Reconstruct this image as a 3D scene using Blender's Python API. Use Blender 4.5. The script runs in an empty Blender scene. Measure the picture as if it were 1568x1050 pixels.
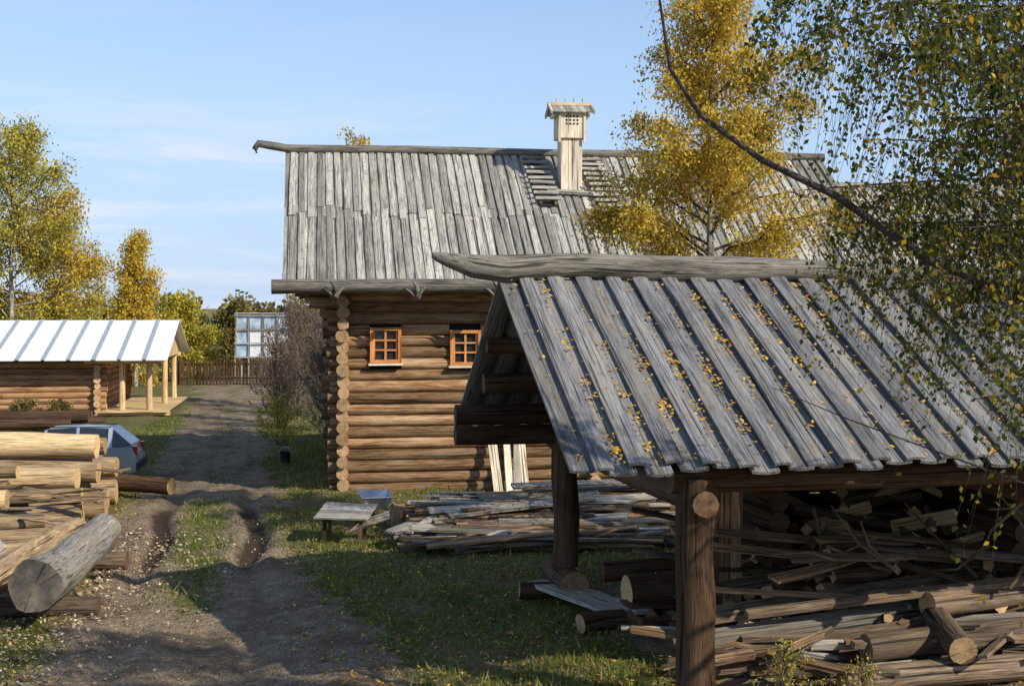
import bpy, math, random
import numpy as np
from mathutils import Vector, Matrix, noise
R=random.Random(7)
sc=bpy.context.scene
# ---------------------------------------------------------------- helpers
class MB:
    def __init__(s): s.v=[];s.f=[];s.m=[];s.sm=[];s.lc=[];s.rn=[]
    def add(s,V,F,LC,rn,M,SM):
        o=len(s.v); s.v+= [tuple(p) for p in V]; s.f+=[tuple(i+o for i in f) for f in F]
        s.lc+=[tuple(p) for p in LC]; s.rn+=[rn]*len(V); s.m+=M; s.sm+=SM
    def tube(s,pts,rads,seg=12,mat=0,cap=1,jit=0.05,caps=True,sz=1.0,fl=False):
        rn=(R.random(),R.random(),R.random())
        P=[Vector(p) for p in pts]; n=len(P)
        if not hasattr(rads,'__len__'): rads=[rads]*n
        elif len(rads)==2 and n>2: rads=[rads[0]+(rads[1]-rads[0])*i/(n-1) for i in range(n)]
        V=[];LC=[];F=[];u=0
        t0=(P[-1]-P[0]).normalized()
        ref=Vector((0,0,1)) if abs(t0.z)<.9 else Vector((1,0,0))
        for i in range(n):
            t=(P[min(i+1,n-1)]-P[max(i-1,0)]).normalized()
            a=t.cross(ref).normalized(); b=a.cross(t).normalized()
            if i: u+=(P[i]-P[i-1]).length
            for k in range(seg):
                th=2*math.pi*k/seg
                r=rads[i]
                if jit: r*=1+jit*noise.noise(Vector((math.cos(th)*1.3+rn[0]*50,math.sin(th)*1.3+rn[1]*50,u*.7+rn[2]*9)))*2
                y=math.cos(th)*r; z=math.sin(th)*r*sz
                V.append(P[i]+a*y+b*z); LC.append((u,y,z))
        for i in range(n-1):
            for k in range(seg):
                k2=(k+1)%seg
                F.append((i*seg+k,i*seg+k2,(i+1)*seg+k2,(i+1)*seg+k))
        M=[mat]*len(F); SM=[not fl]*len(F)
        if caps:
            for i,rev in ((0,False),(n-1,True)):
                o=len(V)
                for k in range(seg): V.append(V[i*seg+k]); LC.append(LC[i*seg+k])
                f=list(range(o,o+seg))
                if rev: f=f[::-1]
                F.append(tuple(f)); M.append(cap); SM.append(False)
        s.add(V,F,LC,rn,M,SM)
    def log(s,p0,p1,r0,r1=None,seg=12,mat=0,cap=1,jit=.05,n=5,wob=.02,sz=1):
        r1=r0 if r1 is None else r1
        p0=Vector(p0);p1=Vector(p1);L=(p1-p0).length
        ph=R.random()*6; pts=[]
        for i in range(n):
            t=i/(n-1); w=math.sin(t*3.1)*wob
            pts.append(p0.lerp(p1,t)+Vector((math.cos(ph),math.sin(ph)*.5,math.sin(ph)))*w)
        s.tube(pts,[r0,r1],seg,mat,cap,jit,sz=sz)
    def board(s,p0,p1,nrm,w,t,mat=0,n=1,warp=0,curv=0,w1=None,rn=None):
        rn=rn or (R.random(),R.random(),R.random())
        p0=Vector(p0);p1=Vector(p1);d=(p1-p0);L=d.length;d.normalize()
        nr=Vector(nrm); nr=(nr-d*nr.dot(d)).normalized(); sd=d.cross(nr).normalized()
        m=5 if curv else 2
        V=[];LC=[];F=[];w1=w1 or w
        ph=R.random()*6
        for i in range(n+1):
            tt=i/n; c=p0.lerp(p1,tt)+nr*(warp*math.sin(ph+tt*4))+sd*(warp*.6*math.cos(ph*2+tt*3))
            ww=w+(w1-w)*tt
            for side in (1,-1):
                for k in range(m):
                    q=(k/(m-1)-.5) if side==1 else (.5-k/(m-1))
                    y=q*ww; z=side*t/2+curv*(1-4*q*q)
                    V.append(c+sd*y+nr*z); LC.append((L*tt,y,z))
        S=2*m
        for i in range(n):
            for k in range(S):
                k2=(k+1)%S
                F.append((i*S+k,(i+1)*S+k,(i+1)*S+k2,i*S+k2))
        F.append(tuple(range(S))); F.append(tuple(n*S+k for k in reversed(range(S))))
        s.add(V,F,LC,rn,[mat]*len(F),[False]*len(F))
    def box(s,c,sx,sy,sz,mat=0,rn=None):
        c=Vector(c); s.board(c-Vector((sx/2,0,0)),c+Vector((sx/2,0,0)),(0,0,1),sy,sz,mat,rn=rn)
    def poly(s,pts,mat=0,rn=None):
        rn=rn or (R.random(),R.random(),R.random())
        s.add(pts,[tuple(range(len(pts)))],pts,rn,[mat],[False])
    def obj(s,name,mats,parent=None):
        me=bpy.data.meshes.new(name); me.from_pydata(s.v,[],s.f)
        for m in mats: me.materials.append(m)
        me.polygons.foreach_set('material_index',s.m); me.polygons.foreach_set('use_smooth',s.sm)
        a=me.attributes.new('lc','FLOAT_VECTOR','POINT'); a.data.foreach_set('vector',np.array(s.lc,dtype=np.float32).ravel())
        a=me.attributes.new('rn','FLOAT_VECTOR','POINT'); a.data.foreach_set('vector',np.array(s.rn,dtype=np.float32).ravel())
        o=bpy.data.objects.new(name,me); sc.collection.objects.link(o)
        if parent: o.parent=parent
        return o
def empty(name,loc=(0,0,0),rz=0):
    o=bpy.data.objects.new(name,None); sc.collection.objects.link(o); o.location=loc; o.rotation_euler=(0,0,rz); return o
def quads(name,C,A,B,rn,mat,parent=None,tri=False):
    n=len(C)
    if tri: V=np.stack([C-A,C+A,C+B],1).reshape(-1,3); k=3
    else: V=np.stack([C-B,C+A*.62-B*.15,C+B,C-A*.62-B*.15],1).reshape(-1,3); k=4
    me=bpy.data.meshes.new(name); me.vertices.add(n*k); me.vertices.foreach_set('co',V.astype(np.float32).ravel())
    me.loops.add(n*k); me.loops.foreach_set('vertex_index',np.arange(n*k,dtype=np.int32))
    me.polygons.add(n); me.polygons.foreach_set('loop_start',np.arange(0,n*k,k,dtype=np.int32))
    try: me.polygons.foreach_set('loop_total',np.full(n,k,dtype=np.int32))
    except Exception: pass
    me.update(calc_edges=True)
    a=me.attributes.new('rn','FLOAT_VECTOR','POINT'); a.data.foreach_set('vector',np.repeat(rn,k,axis=0).astype(np.float32).ravel())
    me.materials.append(mat)
    o=bpy.data.objects.new(name,me); sc.collection.objects.link(o)
    if parent: o.parent=parent
    return o
# ---------------------------------------------------------------- materials
def newmat(name):
    m=bpy.data.materials.new(name); m.use_nodes=True; nt=m.node_tree; nt.nodes.clear()
    out=nt.nodes.new('ShaderNodeOutputMaterial'); return m,nt,out
def vm(nt,op,a,b):
    n=nt.nodes.new('ShaderNodeVectorMath'); n.operation=op
    for i,x in enumerate((a,b)):
        if x is None: continue
        if hasattr(x,'is_output'): nt.links.new(x,n.inputs[i])
        else: n.inputs[i].default_value=x
    return n.outputs['Value'] if op in('LENGTH','DOT_PRODUCT') else n.outputs[0]
def mm(nt,op,a,b=None,c=None,clamp=False):
    n=nt.nodes.new('ShaderNodeMath'); n.operation=op; n.use_clamp=clamp
    for i,x in enumerate((a,b,c)):
        if x is None: continue
        if hasattr(x,'is_output'): nt.links.new(x,n.inputs[i])
        else: n.inputs[i].default_value=x
    return n.outputs[0]
def noi(nt,vec,scale=1,detail=5,rough=.55,dist=0):
    n=nt.nodes.new('ShaderNodeTexNoise'); n.inputs['Scale'].default_value=scale; n.inputs['Detail'].default_value=detail
    n.inputs['Roughness'].default_value=rough; n.inputs['Distortion'].default_value=dist
    if vec is not None: nt.links.new(vec,n.inputs['Vector'])
    return n.outputs['Fac']
def ramp(nt,fac,stops):
    n=nt.nodes.new('ShaderNodeValToRGB'); e=n.color_ramp.elements
    while len(e)<len(stops): e.new(.5)
    for i,(p,c) in enumerate(stops): e[i].position=p; e[i].color=(c[0],c[1],c[2],1) if hasattr(c,'__len__') else (c,c,c,1)
    nt.links.new(fac,n.inputs[0]); return n.outputs[0]
def mixc(nt,fac,a,b,bt='MIX'):
    n=nt.nodes.new('ShaderNodeMix'); n.data_type='RGBA'; n.blend_type=bt
    for i,x in ((0,fac),(6,a),(7,b)):
        if hasattr(x,'is_output'): nt.links.new(x,n.inputs[i])
        elif i==0: n.inputs[i].default_value=x
        else: n.inputs[i].default_value=(x[0],x[1],x[2],1)
    return n.outputs[2]
def attr(nt,name,o='Vector'):
    n=nt.nodes.new('ShaderNodeAttribute'); n.attribute_name=name; return n.outputs[o]
def bsdf(nt,out,col,rough=.8,bump=None,bs=.4,bd=.02,metal=0,spec=.3):
    p=nt.nodes.new('ShaderNodeBsdfPrincipled')
    if hasattr(col,'is_output'): nt.links.new(col,p.inputs['Base Color'])
    else: p.inputs['Base Color'].default_value=(*col,1)
    p.inputs['Roughness'].default_value=rough; p.inputs['Metallic'].default_value=metal
    p.inputs['Specular IOR Level'].default_value=spec
    if bump is not None:
        b=nt.nodes.new('ShaderNodeBump'); b.inputs['Strength'].default_value=bs; b.inputs['Distance'].default_value=bd
        nt.links.new(bump,b.inputs['Height']); nt.links.new(b.outputs[0],p.inputs['Normal'])
    nt.links.new(p.outputs[0],out.inputs[0]); return p
def sep(nt,v):
    n=nt.nodes.new('ShaderNodeSeparateXYZ'); nt.links.new(v,n.inputs[0]); return n.outputs
def mulv(nt,c,f):
    cc=nt.nodes.new('ShaderNodeCombineXYZ')
    for i in range(3): nt.links.new(f,cc.inputs[i])
    return mixc(nt,1,c,cc.outputs[0],'MULTIPLY')
def wood(name,dark,light,patch=None,var=.5,gs=16,rough=.8,bs=.7,spec=.2,moss=None,stain=.9):
    m,nt,out=newmat(name)
    lc=attr(nt,'lc'); rn=attr(nt,'rn'); r=sep(nt,rn)
    v=vm(nt,'ADD',vm(nt,'MULTIPLY',lc,(1.1,gs,gs)),vm(nt,'MULTIPLY',rn,(41,37,29)))
    g=noi(nt,v,1,4,.68)
    fine=noi(nt,vm(nt,'ADD',vm(nt,'MULTIPLY',lc,(3.2,gs*5,gs*5)),vm(nt,'MULTIPLY',rn,(23,17,31))),1,2,.7)
    big=noi(nt,vm(nt,'ADD',vm(nt,'MULTIPLY',lc,(.8,3,3)),vm(nt,'MULTIPLY',rn,(17,13,19))),1,3,.65)
    c=ramp(nt,mm(nt,'ADD',mm(nt,'MULTIPLY',g,.6),mm(nt,'MULTIPLY',fine,.4)),[(.36,dark),(.62,light)])
    if patch: c=mixc(nt,ramp(nt,big,[(.45,0),(.62,1)]),c,patch)
    f=mm(nt,'MULTIPLY',mm(nt,'MULTIPLY_ADD',r[0],var,1-var/2),mm(nt,'MULTIPLY_ADD',big,stain*1.5,1-stain*.7))
    f=mm(nt,'MULTIPLY',f,mm(nt,'MULTIPLY_ADD',fine,1.1,.45))
    crack=ramp(nt,noi(nt,vm(nt,'ADD',vm(nt,'MULTIPLY',lc,(.6,gs*2.2,gs*2.2)),vm(nt,'MULTIPLY',rn,(11,57,39))),1,1,.5),[(.33,.25),(.40,1)])
    f=mm(nt,'MULTIPLY',f,crack)
    c=mulv(nt,c,f)
    if moss:
        mn=noi(nt,vm(nt,'ADD',vm(nt,'MULTIPLY',lc,(5,9,9)),vm(nt,'MULTIPLY',rn,(31,23,11))),1,3,.75)
        c=mixc(nt,ramp(nt,mn,[(.58,0),(.66,.75)]),c,moss)
    bsdf(nt,out,c,rough,mm(nt,'ADD',g,mm(nt,'MULTIPLY',fine,.6)),bs,.02,spec=spec); return m
def endgrain(name,dark,light,var=.5):
    m,nt,out=newmat(name)
    lc=attr(nt,'lc'); rn=attr(nt,'rn'); r=sep(nt,rn)
    flat=vm(nt,'MULTIPLY',lc,(0,1,1))
    rad=vm(nt,'LENGTH',flat,None)
    n1=noi(nt,vm(nt,'ADD',vm(nt,'MULTIPLY',lc,(0,9,9)),vm(nt,'MULTIPLY',rn,(40,30,20))),1,4,.7)
    w=mm(nt,'SINE',mm(nt,'MULTIPLY_ADD',n1,14,mm(nt,'MULTIPLY',rad,230)))
    nrm=vm(nt,'NORMALIZE',flat,None)
    crk=noi(nt,vm(nt,'ADD',vm(nt,'MULTIPLY',nrm,(0,5,5)),vm(nt,'MULTIPLY',rn,(31,63,17))),1,2,.6)
    c=ramp(nt,mm(nt,'MULTIPLY_ADD',w,.07,mm(nt,'MULTIPLY_ADD',n1,1.1,-.05)),[(.2,dark),(.75,light)])
    f=mm(nt,'MULTIPLY',mm(nt,'MULTIPLY_ADD',r[1],var,1-var/2),ramp(nt,crk,[(.33,.35),(.40,1)]))
    c=mulv(nt,c,f)
    bsdf(nt,out,c,.9,None); return m
def leafmat(name,stops,trans=.4):
    m,nt,out=newmat(name)
    r=sep(nt,attr(nt,'rn')); c=ramp(nt,r[0],stops)
    c=mulv(nt,c,mm(nt,'MULTIPLY_ADD',r[1],.6,.7))
    d=nt.nodes.new('ShaderNodeBsdfDiffuse')
    nt.links.new(c,d.inputs[0])
    if trans>0:
        t=nt.nodes.new('ShaderNodeBsdfTranslucent'); mx=nt.nodes.new('ShaderNodeMixShader'); mx.inputs[0].default_value=trans
        nt.links.new(c,t.inputs[0]); nt.links.new(d.outputs[0],mx.inputs[1]); nt.links.new(t.outputs[0],mx.inputs[2]); nt.links.new(mx.outputs[0],out.inputs[0])
    else: nt.links.new(d.outputs[0],out.inputs[0])
    return m
def plain(name,col,rough=.6,metal=0,spec=.4,nz=.25,sc_=6):
    m,nt,out=newmat(name)
    tc=nt.nodes.new('ShaderNodeTexCoord'); n=noi(nt,tc.outputs['Object'],sc_,4)
    c=ramp(nt,n,[(.3,tuple(x*(1-nz) for x in col)),(.7,tuple(min(1,x*(1+nz)) for x in col))])
    bsdf(nt,out,c,rough,metal=metal,spec=spec); return m

M_wall=wood('house_log_wood',(.09,.045,.022),(.41,.235,.11),(.29,.19,.11),var=.85,gs=13)
M_wallend=endgrain('house_log_end',(.20,.12,.06),(.52,.34,.18))
M_roof=wood('house_roof_board',(.14,.13,.11),(.49,.46,.40),(.32,.295,.245),var=.8,gs=18,moss=(.19,.165,.085))
M_sroof=wood('shed_roof_board',(.085,.083,.085),(.26,.26,.265),(.19,.175,.155),var=.5,gs=20,moss=(.16,.125,.06))
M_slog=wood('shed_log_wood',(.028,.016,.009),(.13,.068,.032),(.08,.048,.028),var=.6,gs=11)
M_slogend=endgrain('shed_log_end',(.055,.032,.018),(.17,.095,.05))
M_ridge=wood('ridge_log_wood',(.07,.062,.052),(.27,.24,.20),(.17,.155,.125),var=.2,gs=12,moss=(.10,.10,.05))
M_fresh=wood('fresh_pine_wood',(.46,.30,.14),(.74,.54,.30),var=.35,gs=14,stain=.5)
M_freshend=endgrain('fresh_pine_end',(.48,.29,.13),(.76,.53,.27))
M_pale=wood('pale_planed_wood',(.56,.46,.32),(.80,.69,.52),var=.25,gs=14,stain=.35)
M_log=wood('barked_log_wood',(.14,.083,.042),(.52,.36,.19),(.23,.165,.105),var=.8,gs=10)
M_logend=endgrain('barked_log_end',(.32,.18,.08),(.66,.44,.21))
M_grey=wood('weathered_grey_wood',(.16,.14,.115),(.48,.44,.38),(.29,.245,.185),var=1.0,gs=16)
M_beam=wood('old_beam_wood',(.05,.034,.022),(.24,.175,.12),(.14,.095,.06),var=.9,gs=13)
M_brown=wood('split_firewood',(.12,.065,.032),(.46,.29,.155),(.16,.10,.06),var=1.2,gs=12)
M_hut=wood('hut_log_wood',(.20,.095,.045),(.50,.28,.135),(.30,.175,.09),var=.6,gs=12)
M_hutend=endgrain('hut_log_end',(.38,.22,.11),(.68,.46,.26))
M_orange=wood('orange_window_wood',(.50,.18,.05),(.68,.29,.09),var=.1,gs=12,rough=.6,stain=.4)
M_bark=wood('birch_bark',(.10,.085,.07),(.60,.57,.52),(.14,.12,.10),var=.3,gs=5)
M_twig=plain('twig_bark',(.06,.045,.04),.8)
M_brush=plain('shrub_twig_bark',(.15,.12,.10),.8)
M_glass=plain('dark_window_glass',(.02,.022,.025),.12,spec=.8,nz=.1)
M_dark=plain('dark_interior_and_gap_shade',(.012,.01,.009),.9)
M_metal=plain('white_roof_sheet',(.80,.81,.82),.5,nz=.05,sc_=.7)
M_metal2=plain('grey_roof_sheet',(.33,.36,.39),.5,nz=.2)
M_carp=plain('car_paint',(.34,.39,.44),.25,metal=.3,spec=.6,nz=.05)
M_rub=plain('black_rubber',(.02,.02,.02),.7)
M_chrome=plain('steel',(.45,.46,.47),.35,metal=.8,nz=.3)
M_red=plain('red_lens',(.4,.02,.02),.2)
M_white=plain('white_lens',(.7,.7,.7),.2)
M_film=plain('blue_film_panel',(.42,.52,.66),.25,spec=.6,nz=.6,sc_=1.5)
L_yel=leafmat('yellow_birch_leaves',[(0,(.25,.22,.045)),(.3,(.52,.40,.06)),(.7,(.77,.53,.085)),(1,(.66,.36,.045))],.45)
L_yg=leafmat('yellow_green_leaves',[(0,(.19,.20,.04)),(.5,(.46,.40,.065)),(1,(.72,.54,.085))],.42)
L_near=leafmat('green_gold_birch_leaves',[(0,(.055,.08,.016)),(.5,(.12,.145,.028)),(.66,(.28,.24,.035)),(.82,(.66,.43,.045)),(1,(.52,.21,.025))],.5)
L_forest=leafmat('forest_leaves',[(0,(.06,.075,.03)),(.5,(.18,.15,.05)),(1,(.40,.29,.07))],.3)
L_rust=leafmat('rust_leaves',[(0,(.14,.09,.05)),(1,(.32,.19,.10))],.3)
L_grass=leafmat('grass_blades',[(0,(.075,.115,.018)),(.5,(.16,.20,.035)),(.8,(.30,.27,.09)),(1,(.42,.34,.17))],.35)
L_litter=leafmat('fallen_leaves',[(0,(.36,.17,.03)),(.6,(.66,.40,.05)),(1,(.22,.11,.05))],.15)
L_chip=leafmat('wood_chips',[(0,(.26,.19,.12)),(1,(.62,.49,.33))],.0)
# ---------------------------------------------------------------- ground
def gh(x,y):
    d=x-(-.9-.19*y)
    z=.05*np.sin(.7*x+1)*np.sin(.5*y)+.025*np.sin(2.3*x+y*1.1)+.015*np.sin(5.1*x-y*2.3)
    rd=np.abs(d)-.92-.12*np.sin(y*.9+(d>0)*2)
    amp=(.04+.15*np.exp(-((y-27.5)/4.5)**2)+.03*np.sin(y*.8+1))*np.clip((90-y)/30,0,1)
    z=z-amp*np.exp(-(rd/.22)**2)+.4*amp*np.exp(-((np.abs(rd)-.38)/.15)**2)
    z=z-.25*np.exp(-((x+12)**2+(y-37)**2)/14)
    f=np.clip((110-np.abs(y))/40,0,1)*np.clip((80-np.abs(x))/40,0,1)
    return z*f
def growax(a,b,st,lo,hi):
    c=list(np.arange(a,b+st/2,st)); s=st; v=c[-1]; 
    while v<hi: s*=1.22; v+=s; c.append(v)
    s=st; v=c[0]; pre=[]
    while v>lo: s*=1.22; v-=s; pre.append(v)
    return np.array(pre[::-1]+c)
xs=growax(-14,9,.10,-1800,1800); ys=growax(14,46,.12,-300,3000)
X,Y=np.meshgrid(xs,ys); Z=gh(X,Y)
nx=len(xs);ny=len(ys)
rng=np.random.default_rng(1)
near=(X>-15)&(X<10)&(Y<50)&(Y>12)
Z=Z+np.where(near,rng.normal(0,.012,Z.shape),0)
V=np.stack([X,Y,Z],-1).reshape(-1,3)
ii=(np.arange(ny-1)[:,None]*nx+np.arange(nx-1)[None,:]).ravel()
Fq=np.stack([ii,ii+1,ii+1+nx,ii+nx],1)
me=bpy.data.meshes.new('ground'); me.vertices.add(len(V)); me.vertices.foreach_set('co',V.astype(np.float32).ravel())
me.loops.add(Fq.size); me.loops.foreach_set('vertex_index',Fq.astype(np.int32).ravel())
me.polygons.add(len(Fq)); me.polygons.foreach_set('loop_start',np.arange(0,Fq.size,4,dtype=np.int32)); 
me.update(calc_edges=True)
me.polygons.foreach_set('use_smooth',np.ones(len(Fq),dtype=bool))
def ss(a,b,x): t=np.clip((x-a)/(b-a),0,1); return t*t*(3-2*t)
def dirt(x,y):
    d=x-(-.9-.19*y)
    wr=1.45+1.5*ss(24,18,y)+.25*np.sin(y*.6)
    r=1-ss(wr-.6,wr+.7,d); l=1-ss(1.3,2.4,-d)
    road=np.where(d>0,r,l)
    mid=np.exp(-((d+.05)/.55)**2)*(.95*ss(19,22,y)*ss(34,30,y)+.35*ss(33,36,y))
    road=road*(1-mid)
    shed=ss(.4,1.6,x-(21-y)*.19)*ss(23.5,21.5,y)
    yard=ss(-6.8,-7.8,x)*ss(30,25,y)*.8
    return np.clip(np.maximum(np.maximum(road,shed),yard),0,1)*np.where(y>95,0,1)
def rutm(x,y):
    d=x-(-.9-.19*y); rd=np.abs(d)-.92-.12*np.sin(y*.9+(d>0)*2)
    return np.exp(-(rd/.25)**2)*(.22*ss(40,32,y)+.95*np.exp(-((y-27.5)/4)**2)+.18*np.sin(y*1.3)*ss(42,34,y))
D=dirt(X,Y); RU=rutm(X,Y)
at=me.attributes.new('dm','FLOAT_VECTOR','POINT'); at.data.foreach_set('vector',np.stack([D,RU,D*0],-1).astype(np.float32).ravel())
m,nt,out=newmat('ground_grass_and_dirt')
geo=nt.nodes.new('ShaderNodeNewGeometry').outputs['Position']; a=sep(nt,attr(nt,'dm'))
n1=noi(nt,geo,.9,4,.65); n2=noi(nt,geo,5,4,.75); n3=noi(nt,geo,34,2,.75)
gr=ramp(nt,n2,[(.3,(.08,.09,.024)),(.52,(.17,.165,.05)),(.72,(.31,.25,.11))])
gr=mixc(nt,ramp(nt,n1,[(.46,0),(.62,.8)]),gr,(.25,.185,.105))
di=ramp(nt,n2,[(.28,(.19,.13,.08)),(.5,(.37,.275,.175)),(.72,(.52,.41,.28))])
di=mixc(nt,ramp(nt,n3,[(.36,.75),(.48,0)]),di,(.12,.08,.05))
di=mixc(nt,ramp(nt,n3,[(.58,0),(.70,.85)]),di,(.60,.50,.37))
di=mixc(nt,ramp(nt,n1,[(.40,.6),(.55,0)]),di,(.16,.11,.07))
mk=mm(nt,'ADD',a[0],mm(nt,'MULTIPLY',mm(nt,'SUBTRACT',mm(nt,'ADD',n1,n2),1.0),1.9))
c=mixc(nt,ramp(nt,mk,[(.38,0),(.58,1)]),gr,di)
c=mixc(nt,mm(nt,'MULTIPLY',ramp(nt,mm(nt,'ADD',a[1],mm(nt,'MULTIPLY',mm(nt,'SUBTRACT',n1,.5),1.0)),[(.40,0),(.75,1)]),.88),c,(.05,.033,.02))
hh=mm(nt,'ADD',mm(nt,'MULTIPLY',n2,1.5),n3)
bsdf(nt,out,c,.95,hh,1,.09,spec=.15)
me.materials.append(m)
g=bpy.data.objects.new('ground',me); sc.collection.objects.link(g)
rng=np.random.default_rng(5)
def scatter(n,x0,x1,y0,y1,power=1.0):
    return rng.uniform(x0,x1,n), y0+(y1-y0)*rng.random(n)**power
gx,gy=scatter(330000,-14,9,15.5,62,1.7)
patch=.5+.5*np.sin(gx*1.1+np.sin(gy*.9)*2)*np.sin(gy*.8+gx*.3)
patch2=.5+.5*np.sin(gx*2.9+np.sin(gy*2.1)*2+1)*np.sin(gy*2.3-gx)
keep=(dirt(gx,gy)<.85*rng.random(len(gx))**.5)&(rng.random(len(gx))<.12+.9*patch*patch2+.2*patch)&~((gx>-4.2)&(gy>33.4+.14*(gx+4)))
gx,gy=gx[keep],gy[keep]; n=len(gx)
h=rng.uniform(.03,.10,n)*(1+1.2*(rng.random(n)<.08)); wdt=rng.uniform(.006,.012,n)*(1+gy/40)
az=rng.uniform(0,6.28,n); C=np.stack([gx,gy,gh(gx,gy)-.01],1)
A=np.stack([np.cos(az)*wdt,np.sin(az)*wdt,0*az],1); B=np.stack([rng.normal(0,.45,n)*h,rng.normal(0,.45,n)*h,h],1)
pr=.5+.5*np.sin(gx*.7+2)*np.sin(gy*.5)
rn=np.stack([np.clip(rng.random(n)*.75+.35*pr-.05,0,1),rng.random(n),rng.random(n)],1)
quads('grass',C,A,B,rn,L_grass,tri=True)
def flat_leaves(name,gx,gy,s0,s1,mat,zz=None):
    n=len(gx); az=rng.uniform(0,6.28,n); s=rng.uniform(s0,s1,n)
    z=(gh(gx,gy)+rng.uniform(.01,.06,n)) if zz is None else zz
    C=np.stack([gx,gy,z],1)
    A=np.stack([np.cos(az),np.sin(az),rng.normal(0,.35,n)],1)*s[:,None]; B=np.stack([-np.sin(az),np.cos(az),rng.normal(0,.35,n)],1)*s[:,None]
    return quads(name,C,A,B,rng.random((n,3)),mat)
gx,gy=scatter(17000,-10,9,15.5,42,1.4); k=np.abs(gx-(-.9-.19*gy))>1.0+rng.random(len(gx)); flat_leaves('fallen_leaf_litter',gx[k],gy[k],.02,.036,L_litter)
gx,gy=scatter(11000,-9,-4.5,16,27,1.0); k=rng.random(len(gx))<ss(-4.9,-7.4,gx)*.8+.05; flat_leaves('wood_chip_litter',gx[k],gy[k],.012,.04,L_chip)
gx,gy=scatter(4500,-7,3,16,30,1.0); flat_leaves('gravel_and_chips',gx,gy,.01,.022,L_chip)
# ---------------------------------------------------------------- roof boards
def roof(mb,x0,x1,ye,ze,yr,zr,pitch,wl,wu,t,curv=0,mat=0,ext=.06,n=3,warp=.006,rows=1):
    s=Vector((0,yr-ye,zr-ze)); s.normalize()
    nr=Vector((0,-s.z,s.y)); 
    if nr.z<0: nr=-nr
    k=int((x1-x0)/pitch)
    for i in range(k+1):
        for up in (0,1):
            cut=R.uniform(.48,.58)
            for row in range(rows):
                x=x0+pitch*(i+.5*up)
                if x>x1+.01: continue
                a=Vector((x+R.uniform(-.015,.015),ye,ze)); b=Vector((x+R.uniform(-.015,.015),yr,zr))
                fa=0; fb=1
                if rows==2: fa,fb=(0,cut) if row==0 else (cut-.025,1)
                aa=a.lerp(b,fa)-s*(R.uniform(-.02,ext) if fa==0 else 0); bb=a.lerp(b,fb)
                off=nr*(t*.5+up*(t*1.02+curv*.6)+row*t*.7+R.uniform(0,.012))
                w=(wu if up else wl)*R.uniform(.88,1.05)
                mb.board(aa+off,bb+off,nr,w,t,mat,n,warp*R.uniform(.3,2),(curv if up else -curv),w1=w*R.uniform(.9,1.06))
def logwall_x(mb,x0,x1,y,zs,r,holes=(),pro=.4,mat=0,cap=1,seg=12):
    for i,z in enumerate(zs):
        e0=pro*R.uniform(.8,1.15); e1=pro*R.uniform(.8,1.15)
        segs=[(x0-e0,x1+e1)]
        for (hx,hz,hw,hh_) in holes:
            if abs(z-hz)<hh_/2+r*.6:
                ns=[]
                for a_,b_ in segs:
                    if hx-hw/2>a_ and hx+hw/2<b_: ns+= [(a_,hx-hw/2),(hx+hw/2,b_)]
                    else: ns.append((a_,b_))
                segs=ns
        rr=r*R.uniform(.93,1.07); oy=R.uniform(-.025,.02)
        for a_,b_ in segs: mb.log((a_,y+oy,z),(b_,y+oy,z),rr,rr*R.uniform(.92,1.03),seg,mat,cap,.05,max(3,int((b_-a_)/1.0)),.02)
def logwall_y(mb,y0,y1,x,zs,r,pro=.4,mat=0,cap=1,seg=12):
    for z in zs:
        rr=r*R.uniform(.9,1.1); ox=R.uniform(-.02,.02)
        mb.log((x+ox,y0-pro*R.uniform(.8,1.15),z),(x+ox,y1+pro,z),rr,rr*.97,seg,mat,cap,.06,5,.012)
def window(parent,x,y,z,w,h,tag):
    mb=MB(); f=.075
    yy=y-.15
    mb.board((x-w/2+f/2,yy,z-h/2),(x-w/2+f/2,yy,z+h/2),(0,-1,0),f,.14,0); mb.board((x+w/2-f/2,yy,z-h/2),(x+w/2-f/2,yy,z+h/2),(0,-1,0),f,.14,0)
    mb.board((x-w/2+f,yy-.003,z+h/2-f/2),(x+w/2-f,yy-.003,z+h/2-f/2),(0,-1,0),f,.14,0); mb.board((x-w/2+f,yy-.003,z-h/2+f/2),(x+w/2-f,yy-.003,z-h/2+f/2),(0,-1,0),f,.14,0)
    iw=w-2*f; ih=h-2*f
    mb.board((x,yy-.0,z-ih/2),(x,yy-.0,z+ih/2),(0,-1,0),.05,.05,0)
    for sx in (-1,1): mb.board((x+sx*iw*.46,yy+.0,z-ih/2),(x+sx*iw*.46,yy+.0,z+ih/2),(0,-1,0),.05,.05,0)
    for k in (-1,1): mb.board((x-iw/2,yy+.005,z+k*ih/6),(x+iw/2,yy+.005,z+k*ih/6),(0,-1,0),.04,.05,0)
    mb.board((x-w/2-.04,yy-.06,z-h/2-.035),(x+w/2+.04,yy-.06,z-h/2-.035),(0,0,1),.22,.05,2)
    mb.board((x-iw/2,yy+.06,z),(x+iw/2,yy+.06,z),(0,-1,0),ih,.012,1)
    mb.board((x-w/2-.05,y+.12,z),(x+w/2+.05,y+.12,z),(0,-1,0),h+.3,.03,3)
    mb.obj(tag,[M_orange,M_glass,M_pale,M_dark],parent)
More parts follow.
